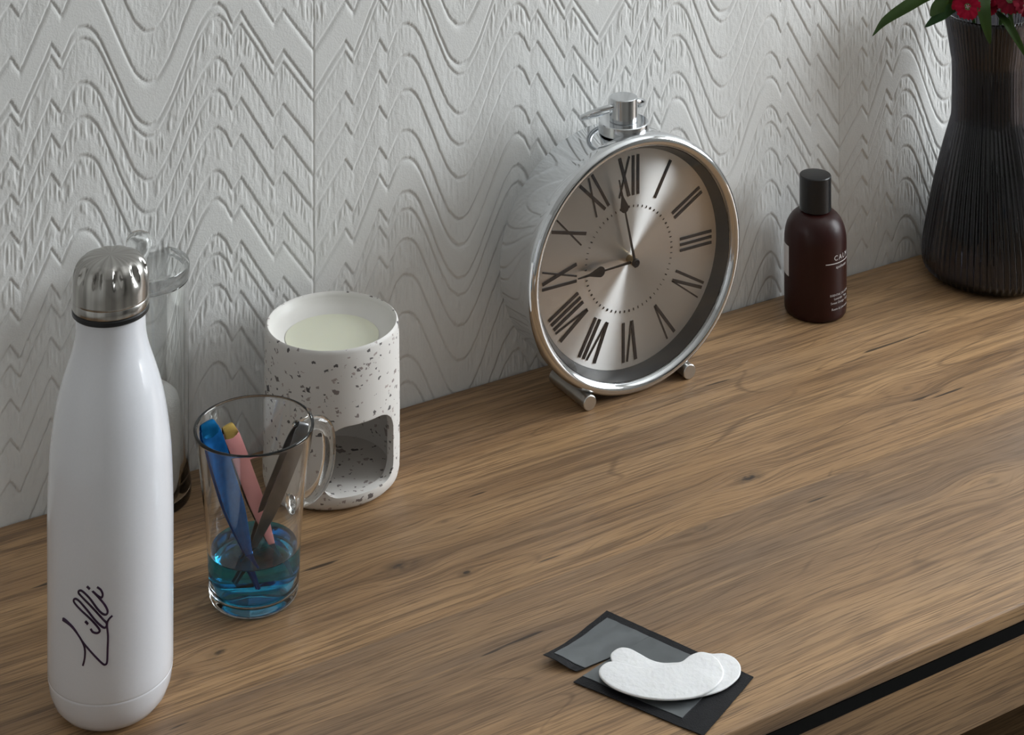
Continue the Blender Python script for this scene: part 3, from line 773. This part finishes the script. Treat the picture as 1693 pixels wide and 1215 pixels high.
# top knob and ring
KX, KY, KZ = 0.0025, 0.0255, RDr - 0.0022
bm = bmesh.new(); cyl_between(bm, (KX, KY, KZ), (KX, KY, KZ + 0.0022), 0.0165, 64)
cpart('knob_collar', bm, M['black_metal'])
bm = bmesh.new(); cyl_between(bm, (KX, KY, KZ + 0.0020), (KX, KY, KZ + 0.0105), 0.0192, 96, 0.0006)
cpart('knob_disc', bm, M['knob_chrome'])
bm = bmesh.new(); cyl_between(bm, (KX, KY, KZ + 0.0105), (KX, KY, KZ + 0.0288), 0.0107, 64, 0.0005)
cpart('knob_stem', bm, M['knob_chrome'])
rp = []
for (x_, back, dz_) in ((-0.0085, 0.000, 0.0), (-0.0135, 0.0005, -0.0003), (-0.0215, 0.0050, -0.0030), (-0.0262, 0.0125, -0.0078), (-0.0245, 0.0200, -0.0118), (-0.0150, 0.0252, -0.0142), (0, 0.0268, -0.0150),
                        (0.0150, 0.0252, -0.0142), (0.0245, 0.0200, -0.0118), (0.0262, 0.0125, -0.0078), (0.0215, 0.0050, -0.0030), (0.0135, 0.0005, -0.0003), (0.0085, 0.0, 0.0)):
    rp.append((KX + x_, KY + back, KZ + 0.0228 + dz_))
cpart('carry_ring', tube_bm(spline(rp, 5), 0.0022, 14), M['chrome'])

# ------------------------------------------------------------------ amber spray bottle
al = tp(1348, 513)
ab = empty('spray_bottle', al, 'dark amber apothecary bottle with black cap and white printed text', 'bottle')
m_amber = P('dark_amber_glass', (0.024, 0.0040, 0.0030), 0.40, noise=0.15, nscale=20, coat=0.10, spec=0.3)
bpy.data.materials['dark_amber_glass'].node_tree.nodes['Principled BSDF'].inputs['Coat Roughness'].default_value = 0.25
RA = 0.0254
ap = [(0, 0.001), (0.0215, 0.0), (0.0240, 0.0008), (0.0251, 0.0028), (RA, 0.0060), (RA, 0.0200), (RA, 0.0400), (RA, 0.0575)]
ap += [(0.0118 + 0.0136 * math.cos(a_), 0.0590 + 0.0235 * math.sin(a_)) for a_ in [pi / 2 * k / 12 for k in range(1, 13)]] + [(0.0110, 0.0832), (0, 0.0832)]
lathe('bottle_body', ap, m_amber, ab, 72, angle=50)
lathe('cap', [(0, 0.0834), (0.0122, 0.0834), (0.0129, 0.0839), (0.0129, 0.1112), (0.0124, 0.1119), (0.0120, 0.1120), (0, 0.1120)], M['black'], ab, 56)
prt = P('white_print', (0.58, 0.56, 0.55), 0.6, noise=0.05)
az0 = math.atan2(-FWD.y, -FWD.x)                    # azimuth that faces the camera
def az_pt(az, z_, r_): return Vector((r_ * math.cos(az0 + az), r_ * math.sin(az0 + az), z_))
def wrap_text(s, size, az, z_, spacing=1.0, squash=1.0):
    me = text_mesh(s, size, 'CENTER', spacing)
    bm = bmesh.new(); bm.from_mesh(me); bpy.data.meshes.remove(me)
    for v in bm.verts:
        v.co = az_pt(math.radians(az) + v.co.x * squash / RA, z_ + v.co.y, RA + 0.00012)
    from_bm('lettering', bm, prt, ab, False, fix=False)
wrap_text('CALM', 0.0058, 48, 0.0503, 1.35)
wrap_text('apothecary', 0.0032, 48, 0.0437, 1.0)
wrap_text('ESSENTIAL OILS BLEND', 0.0023, 46, 0.0216, 1.02)
wrap_text('Lavender  Ylang', 0.0026, 46, 0.0185, 1.0)
wrap_text('Sweet Orange  Cedar', 0.0026, 46, 0.0152, 1.0)
wrap_text('Room & Linen spray', 0.0026, 46, 0.0102, 1.0)
def strip(name, a0, a1, z0, z1, mat, off=0.00012, n=24):
    bm = bmesh.new(); pr = None
    for k in range(n + 1):
        a_ = math.radians(a0 + (a1 - a0) * k / n)
        cur = (bm.verts.new(az_pt(a_, z0, RA + off)), bm.verts.new(az_pt(a_, z1, RA + off)))
        if pr: bm.faces.new((pr[0], cur[0], cur[1], pr[1]))
        pr = cur
    return from_bm(name, bm, mat, ab)
strip('printed_line', 10, 88, 0.0476, 0.0483, prt)
strip('side_label', -66, -140, 0.0325, 0.0570, P('white_label', (0.62, 0.60, 0.60), 0.6, noise=0.03))

# ------------------------------------------------------------------ ribbed vase, water and flowers
vl = tp(1631, 449); vl.y = min(vl.y, -0.0605)
vs_ = empty('flower_vase', vl, 'smoked dark ribbed glass vase with a narrow waist', 'vase')
m_smoke = P('smoked_glass', (0.075, 0.073, 0.083), 0.03, trans=1.0, ior=1.47)
NR = 64
def rib(r, z, t, i):
    return r * (1 + 0.017 * math.cos(NR * t) * (1 if z > 0.008 else z / 0.008))
vo_ = spline([(0.0480, 0.0012), (0.0530, 0.0045), (0.0556, 0.0110), (0.0556, 0.0200), (0.0538, 0.0350), (0.0460, 0.0770), (0.0385, 0.1080), (0.0330, 0.1280), (0.0312, 0.1370), (0.0307, 0.1600), (0.0309, 0.1800), (0.0320, 0.1880), (0.0350, 0.2080), (0.0374, 0.2225)], 4)
vi_ = [(r - 0.0032, z) for r, z in reversed(vo_) if z > 0.0075] + [(0.0470, 0.0050), (0.0420, 0.0042), (0, 0.0038)]
vp = [(0, 0.0005), (0.040, 0.0)] + list(vo_) + [(0.0366, 0.2238), (0.0352, 0.2236)] + vi_
def rib2(r, z, t, i): return rib(r, z, t, i) if i < len(vo_) + 2 else r
lathe('vase_body', vp, m_smoke, vs_, NR * 6, rib2, angle=70)
wpf = [(0, 0.0039)] + [(0.0420, 0.0043), (0.0469, 0.0051)] + [(r - 0.0033, z) for r, z in vo_ if 0.0078 < z < 0.0900]
wpf += [(wpf[-1][0] - 0.0010, wpf[-1][1] - 0.0004), (0, wpf[-1][1] - 0.0006)]
o = lathe('vase_water', wpf, P('water', (0.95, 0.98, 0.96), 0.0, trans=1.0, ior=1.33), None, 64, loc=vl, angle=60)
tag(o, 'water standing inside the smoked ribbed vase', 'water')

m_stem = P('green_stem', (0.060, 0.130, 0.030), 0.5, noise=0.25, nscale=80)
m_leaf = P('green_leaf', (0.058, 0.115, 0.024), 0.45, noise=0.45, nscale=45)
m_leaf2 = P('deep_green_leaf', (0.032, 0.088, 0.024), 0.45, noise=0.4, nscale=45)
m_petal = P('crimson_petal', (0.26, 0.004, 0.022), 0.8, spec=0.15, noise=0.35, nscale=120)
m_petal2 = P('deep_red_petal', (0.12, 0.003, 0.012), 0.8, spec=0.15, noise=0.35, nscale=120)
m_sepal = P('green_calyx', (0.085, 0.110, 0.035), 0.6, noise=0.3, nscale=120)
m_white = P('white_stamen', (0.80, 0.70, 0.74), 0.6, noise=0.05)

def leaf_bm(path, width, fold=0.25, n=14, sidev=None):
    pts_ = spline(path, 6); n_ = len(pts_); bm = bmesh.new(); rows_ = []
    for i, p_ in enumerate(pts_):
        t = i / (n_ - 1); p_ = Vector(p_)
        tang = (Vector(pts_[min(i + 1, n_ - 1)]) - Vector(pts_[max(i - 1, 0)])).normalized()
        s = sidev if sidev is not None else Vector((0, 0, 1)).cross(tang)
        s = (s - tang * s.dot(tang)).normalized(); nrm = tang.cross(s)
        w = width * 0.5 * max(0.02, (math.sin(pi * min(1, t ** 0.75 * 0.97 + 0.03))) ** 0.75)
        rows_.append([bm.verts.new(p_ + s * (w * k) + nrm * (fold * w * abs(k))) for k in (-1, -.5, 0, .5, 1)])
    for a_, b_ in zip(rows_[:-1], rows_[1:]):
        for k in range(4): bm.faces.new((a_[k], a_[k + 1], b_[k + 1], b_[k]))
    ret = bmesh.ops.solidify(bm, geom=list(bm.faces), thickness=0.00035)
    return bm

def petal_mesh(seed):
    rs = random.Random(seed); bm = bmesh.new(); rows_ = []
    for i in range(7):
        t = i / 6
        wid = 0.0008 + 0.0062 * t ** 0.9
        row = []
        for k in range(9):
            s_ = (k / 8 - .5) * 2
            r_ = 0.0018 + t * 0.0088 - (0.0014 * s_ * s_ * t)
            if i == 6: r_ += (0.0009 if k % 2 else -0.0004) + rs.uniform(-.0003, .0003)
            zz = 0.0026 * math.sin(t * 1.6) - 0.0017 * t * t + 0.0005 * math.sin(k * 1.7 + seed) * t
            row.append(bm.verts.new((r_, s_ * wid, zz)))
        rows_.append(row)
    for a_, b_ in zip(rows_[:-1], rows_[1:]):
        for k in range(8): bm.faces.new((a_[k], a_[k + 1], b_[k + 1], b_[k]))
    bmesh.ops.recalc_face_normals(bm, faces=bm.faces)
    me = bpy.data.meshes.new('petal'); bm.to_mesh(me); bm.free()
    me.polygons.foreach_set('use_smooth', [True] * len(me.polygons))
    return me
petal_me = {0: petal_mesh(1), 1: petal_mesh(5)}
petal_me[0].materials.append(m_petal); petal_me[1].materials.append(m_petal2)
bm = lathe_bm([(0, -0.014), (0.0020, -0.0135), (0.0026, -0.008), (0.0024, -0.002), (0.0030, 0.001), (0.0016, 0.0005), (0, 0.0)], 12)
bmesh.ops.recalc_face_normals(bm, faces=bm.faces)
calyx_me = bpy.data.meshes.new('calyx'); bm.to_mesh(calyx_me); bm.free(); calyx_me.materials.append(m_sepal)
bm = bmesh.new()
for k in range(5):
    a_ = 2 * pi * k / 5 + .3
    tube_bm([(0.0003 * math.cos(a_), 0.0003 * math.sin(a_), 0.0), (0.0010 * math.cos(a_), 0.0010 * math.sin(a_), 0.0030), (0.0016 * math.cos(a_), 0.0016 * math.sin(a_), 0.0045)], [0.00015, 0.00015, 0.00025], 5, bm)
bmesh.ops.recalc_face_normals(bm, faces=bm.faces)
stamen_me = bpy.data.meshes.new('stamens'); bm.to_mesh(stamen_me); bm.free(); stamen_me.materials.append(m_white)

def floret(flower, pos, direction, scale, dark, origin):
    q_ = direction.to_track_quat('Z', 'Y').to_matrix().to_4x4()
    fl = bpy.data.objects.new('floret', calyx_me); COL.objects.link(fl); fl.parent = flower
    fl.matrix_local = Matrix.Translation(pos - origin) @ q_ @ Matrix.Rotation(random.uniform(0, 6), 4, 'Z') @ Matrix.Scale(scale, 4)
    for k in range(5):
        pe = bpy.data.objects.new('petal', petal_me[dark]); COL.objects.link(pe); pe.parent = fl
        pe.matrix_local = Matrix.Rotation(2 * pi * k / 5, 4, 'Z') @ Matrix.Rotation(-0.12 + random.uniform(-.12, .12), 4, 'Y')
    st = bpy.data.objects.new('stamens', stamen_me); COL.objects.link(st); st.parent = fl

def V(r_, f_, z_): return vl + RIGHT * r_ + FWD * f_ + UP * z_
# each flower: stem foot in the vase, head position, florets (offset right, fwd, up, dark)
flower_specs = [
    ('red dianthus flower with a floret resting on the rim at the left of the vase', (0.012, 0.010), (-0.019, -0.020, 0.244), 0),
    ('crimson dianthus flower head leaning over the front rim of the vase', (-0.015, -0.008), (0.012, -0.030, 0.250), 1),
    ('dark red dianthus flower head hanging over the right rim of the vase', (-0.010, 0.012), (0.034, -0.014, 0.246), 1),
    ('red dianthus flower standing tall at the back of the vase', (0.0, -0.014), (-0.004, 0.022, 0.275), 0),
    ('red dianthus flower standing tall in the middle of the bouquet', (0.014, -0.004), (0.018, 0.006, 0.290), 0)]
fl_objs = []
for i, (lab, ft, hd_, dk) in enumerate(flower_specs):
    org = V(ft[0], ft[1], 0.0125)
    fe = empty('dianthus_flower', org, lab, 'flower', 'dianthus flowers in the vase')
    hp_ = V(*hd_)
    neck = V(hd_[0] * 0.45, hd_[1] * 0.35, 0.185)
    pth = spline([tuple(org), tuple(V(ft[0] * .35, ft[1] * .35, 0.10)), tuple(neck), tuple(hp_ - UP * 0.016)], 6)
    o = from_bm('stem', tube_bm([Vector(p_) - org for p_ in pth], 0.0016, 8), m_stem, fe)
    nfl = 9
    for k in range(nfl):
        a_ = k * 2.399 + i; rr_ = 0.0165 * math.sqrt((k + .3) / nfl)
        offs = RIGHT * (rr_ * math.cos(a_)) + FWD * (rr_ * math.sin(a_)) + UP * (0.004 - rr_ * 0.65)
        dirn = (offs * 38 + UP * 0.55 - FWD * 0.35).normalized()
        floret(fe, hp_ + offs, dirn, random.uniform(0.9, 1.12), (dk + (k % 3 == 0)) % 2, org)
        o = from_bm('pedicel', tube_bm([hp_ - UP * 0.018 - org, hp_ + offs * .55 - UP * 0.012 - org, hp_ + offs - dirn * 0.012 - org], 0.0007, 6), m_sepal, fe)
    fl_objs.append((fe, org))
def add_leaf(k, path, width, mat, sidev=None):
    fe, org = fl_objs[k]
    from_bm('leaf', leaf_bm([tuple(V(*p_) - org) for p_ in path], width, sidev=sidev), mat, fe, fix=False)
K = 0.00052
def px(u, v, f_=0.0):
    """offset (right, fwd, up) from the vase foot for a pixel, at a given forward offset"""
    Yv = 1.6665 + f_
    X = (u - CX) * Yv / F; z_ = H - (v - HY) * Yv / F
    Pw = Vector((X * ca + Yv * sa, -X * sa + Yv * ca - D, 0)) - Vector((vl.x, vl.y, 0))
    return (Pw.dot(RIGHT), Pw.dot(FWD), z_)
sv = (UP * 1.0 + FWD * 0.5 + RIGHT * 0.5)
add_leaf(0, [px(1590, -8, -.01), px(1545, -12, -.02), px(1500, 10, -.03), px(1462, 35, -.034), px(1442, 60, -.036)], 0.0102, m_leaf, sv)
add_leaf(0, [px(1588, -6, -.02), px(1566, 2, -.03), px(1548, 14, -.034), px(1538, 27, -.036)], 0.0125, m_leaf, sv)
add_leaf(0, [px(1590, 8, -.022), px(1568, 18, -.032), px(1548, 30, -.036), px(1529, 45, -.038)], 0.0095, m_leaf2, sv)
add_leaf(1, [px(1630, -12, -.030), px(1626, 12, -.042), px(1630, 40, -.046), px(1637, 73, -.044)], 0.0112, m_leaf, RIGHT)
add_leaf(2, [px(1646, 18, -.026), px(1664, 38, -.040), px(1682, 66, -.046), px(1700, 100, -.046)], 0.0075, m_leaf, RIGHT)
add_leaf(2, [px(1652, 2, -.030), px(1664, 12, -.040), px(1671, 28, -.045), px(1676, 48, -.046)], 0.0045, m_leaf, RIGHT)
add_leaf(3, [px(1640, -20, .02), px(1610, -60, .03), px(1570, -90, .03), px(1530, -90, .03)], 0.010, m_leaf2, None)
add_leaf(4, [px(1650, -30, .0), px(1680, -70, .0), px(1725, -95, -.01), px(1760, -80, -.02)], 0.010, m_leaf, None)

# ------------------------------------------------------------------ torn foil sachet and eye patches
m_seal = P('black_foil_seal', (0.009, 0.009, 0.011), 0.55, spec=0.3, noise=0.3, nscale=200, bump=0.5, bscale=1200)
m_foil = P('grey_foil_lining', (0.20, 0.215, 0.225), 0.30, 0.65, noise=0.25, nscale=35)
pc = tp(1080, 1115)
pk = empty('foil_sachet', pc, 'torn open black foil sachet lying flat on the wood', 'sachet')
def zw(p_, k):
    return 0.00035 * mnoise.noise(Vector((p_.x * 90, p_.y * 90, k))) + 0.0002 * mnoise.noise(Vector((p_.x * 240, p_.y * 240, k + 3)))
def sheet(name, e0, e1, z0, lift, mat, parent, th=0.0004, n=24, inset=(0, 1, 0, 1), origin=pc):
    """sheet between two pixel polylines (t = 0 and t = 1), each ((s, u, v), ...); lift(s, t) raises it"""
    def along(e, s_):
        for (s0, u0, v0), (s1, u1, v1) in zip(e[:-1], e[1:]):
            if s_ <= s1 + 1e-9:
                k = (s_ - s0) / (s1 - s0); return tp(u0 + (u1 - u0) * k, v0 + (v1 - v0) * k)
    bm = bmesh.new(); g_ = []
    for i in range(n + 1):
        row = []
        for j in range(n + 1):
            s_ = inset[0] + (inset[1] - inset[0]) * i / n; t_ = inset[2] + (inset[3] - inset[2]) * j / n
            p_ = along(e0, s_).lerp(along(e1, s_), t_)
            z_ = z0 + lift(s_, t_) + zw(p_, 1.7)
            row.append(bm.verts.new(Vector((p_.x, p_.y, T + z_)) - origin))
        g_.append(row)
    for i in range(n):
        for j in range(n): bm.faces.new((g_[i][j], g_[i + 1][j], g_[i + 1][j + 1], g_[i][j + 1]))
    bmesh.ops.recalc_face_normals(bm, faces=bm.faces)
    for f_ in bm.faces:
        if f_.normal.z < 0: f_.normal_flip()
    bmesh.ops.solidify(bm, geom=list(bm.faces), thickness=th)
    return from_bm(name, bm, mat, parent, fix=False)
lf = lambda s_, t_: max(0, s_ - .35) ** 2 * (0.0075 * (1 - t_) ** 2 + 0.0030) + 0.0007 * s_ * math.sin(t_ * 5)
lf2 = lambda s_, t_: 0.0007 * math.sin(pi * s_) * math.sin(pi * t_)
edge_a = ((0, 1003, 1012), (1, 898, 1097))
edge_b = ((0, 1085, 1049), (0.52, 1018, 1085), (1, 954, 1114))
edge_c = ((0, 1085, 1049), (0.52, 1018, 1085), (1, 948, 1130))
edge_d = ((0, 1246, 1122), (1, 1163, 1219))
fo = sheet('flap', edge_a, edge_b, 0.0010, lf, m_seal, pk)
sheet('flap_lining', edge_a, edge_b, 0.0013, lf, m_foil, fo, 0.0003, 20, (0.09, 0.90, 0.13, 0.997))
po = sheet('pocket', edge_c, edge_d, 0.0010, lf2, m_seal, pk)
sheet('pocket_lining', edge_c, edge_d, 0.0013, lf2, m_foil, po, 0.0003, 20, (0.09, 0.90, 0.003, 0.80))
m_patch = P('white_gel_patch', (0.88, 0.88, 0.885), 0.55, noise=0.02, nscale=40, bump=0.6, bscale=330, sss=0.1)
def patch(label, pts_, z0, th, k):
    outl = closed_spline([(880 + a_ / 4.2325, 990 + b_ / 4.2325) for a_, b_ in pts_], 4)
    ctr = tp(sum(p_[0] for p_ in outl) / len(outl), sum(p_[1] for p_ in outl) / len(outl), z0)
    pts3 = [tp(u, v, z0 + th) for u, v in outl]
    bm = bmesh.new()
    lift = lambda p_: 0.0006 * mnoise.noise(Vector((p_.x * 60, p_.y * 60, k)))
    n_ = len(pts3); rings_ = []
    for (ins, dz) in ((0.0, -th), (0.0, -th * .35), (0.00035, -th * .08), (0.0010, 0.0)):
        ring = []
        for i, p_ in enumerate(pts3):
            tang = (pts3[(i + 1) % n_] - pts3[i - 1]).normalized(); nr = Vector((-tang.y, tang.x, 0))
            if (Vector((ctr.x, ctr.y, p_.z)) - p_).dot(nr) < 0 and ins == 0: pass
            ring.append(bm.verts.new(p_ + nr * ins * SGN[k] + UP * (dz + lift(p_)) - ctr))
        rings_.append(ring)
    for a_, b_ in zip(rings_[:-1], rings_[1:]):
        for i in range(n_): bm.faces.new((a_[i], a_[(i + 1) % n_], b_[(i + 1) % n_], b_[i]))
    fb = bm.faces.new(rings_[0]); ft = bm.faces.new(rings_[-1])
    bmesh.ops.triangulate(bm, faces=[fb, ft])
    o = from_bm('eye_patch', bm, m_patch, None, True, 60); o.location = ctr
    tag(o, label, 'eye patch', 'gel eye patches on the sachet')
def area(pts_):
    return sum(pts_[i - 1][0] * pts_[i][1] - pts_[i][0] * pts_[i - 1][1] for i in range(len(pts_)))
low = [(550, 410), (556, 368), (610, 336), (680, 342), (745, 375), (820, 415), (900, 437), (990, 442), (1050, 436), (1110, 392), (1180, 366), (1260, 378), (1340, 376), (1410, 405), (1454, 460), (1456, 520), (1420, 570), (1340, 625), (1230, 665), (1100, 690), (950, 690), (800, 655), (680, 590), (590, 500)]
topp = [(465, 505), (490, 460), (550, 434), (640, 447), (740, 472), (850, 480), (960, 467), (1040, 438), (1100, 398), (1160, 372), (1230, 376), (1290, 412), (1330, 470), (1338, 525), (1305, 590), (1235, 642), (1130, 680), (1000, 697), (850, 695), (700, 667), (580, 622), (498, 565)]
w_low = [tp(880 + a_ / 4.2325, 990 + b_ / 4.2325) for a_, b_ in low]; w_top = [tp(880 + a_ / 4.2325, 990 + b_ / 4.2325) for a_, b_ in topp]
SGN = {0: 1 if area([(p_.x, p_.y) for p_ in w_low]) > 0 else -1, 1: 1 if area([(p_.x, p_.y) for p_ in w_top]) > 0 else -1}
patch('white kidney-shaped gel eye patch underneath the other on the sachet', low, 0.0026, 0.0009, 0)
patch('white kidney-shaped gel eye patch lying on top of the other', topp, 0.0042, 0.0010, 1)
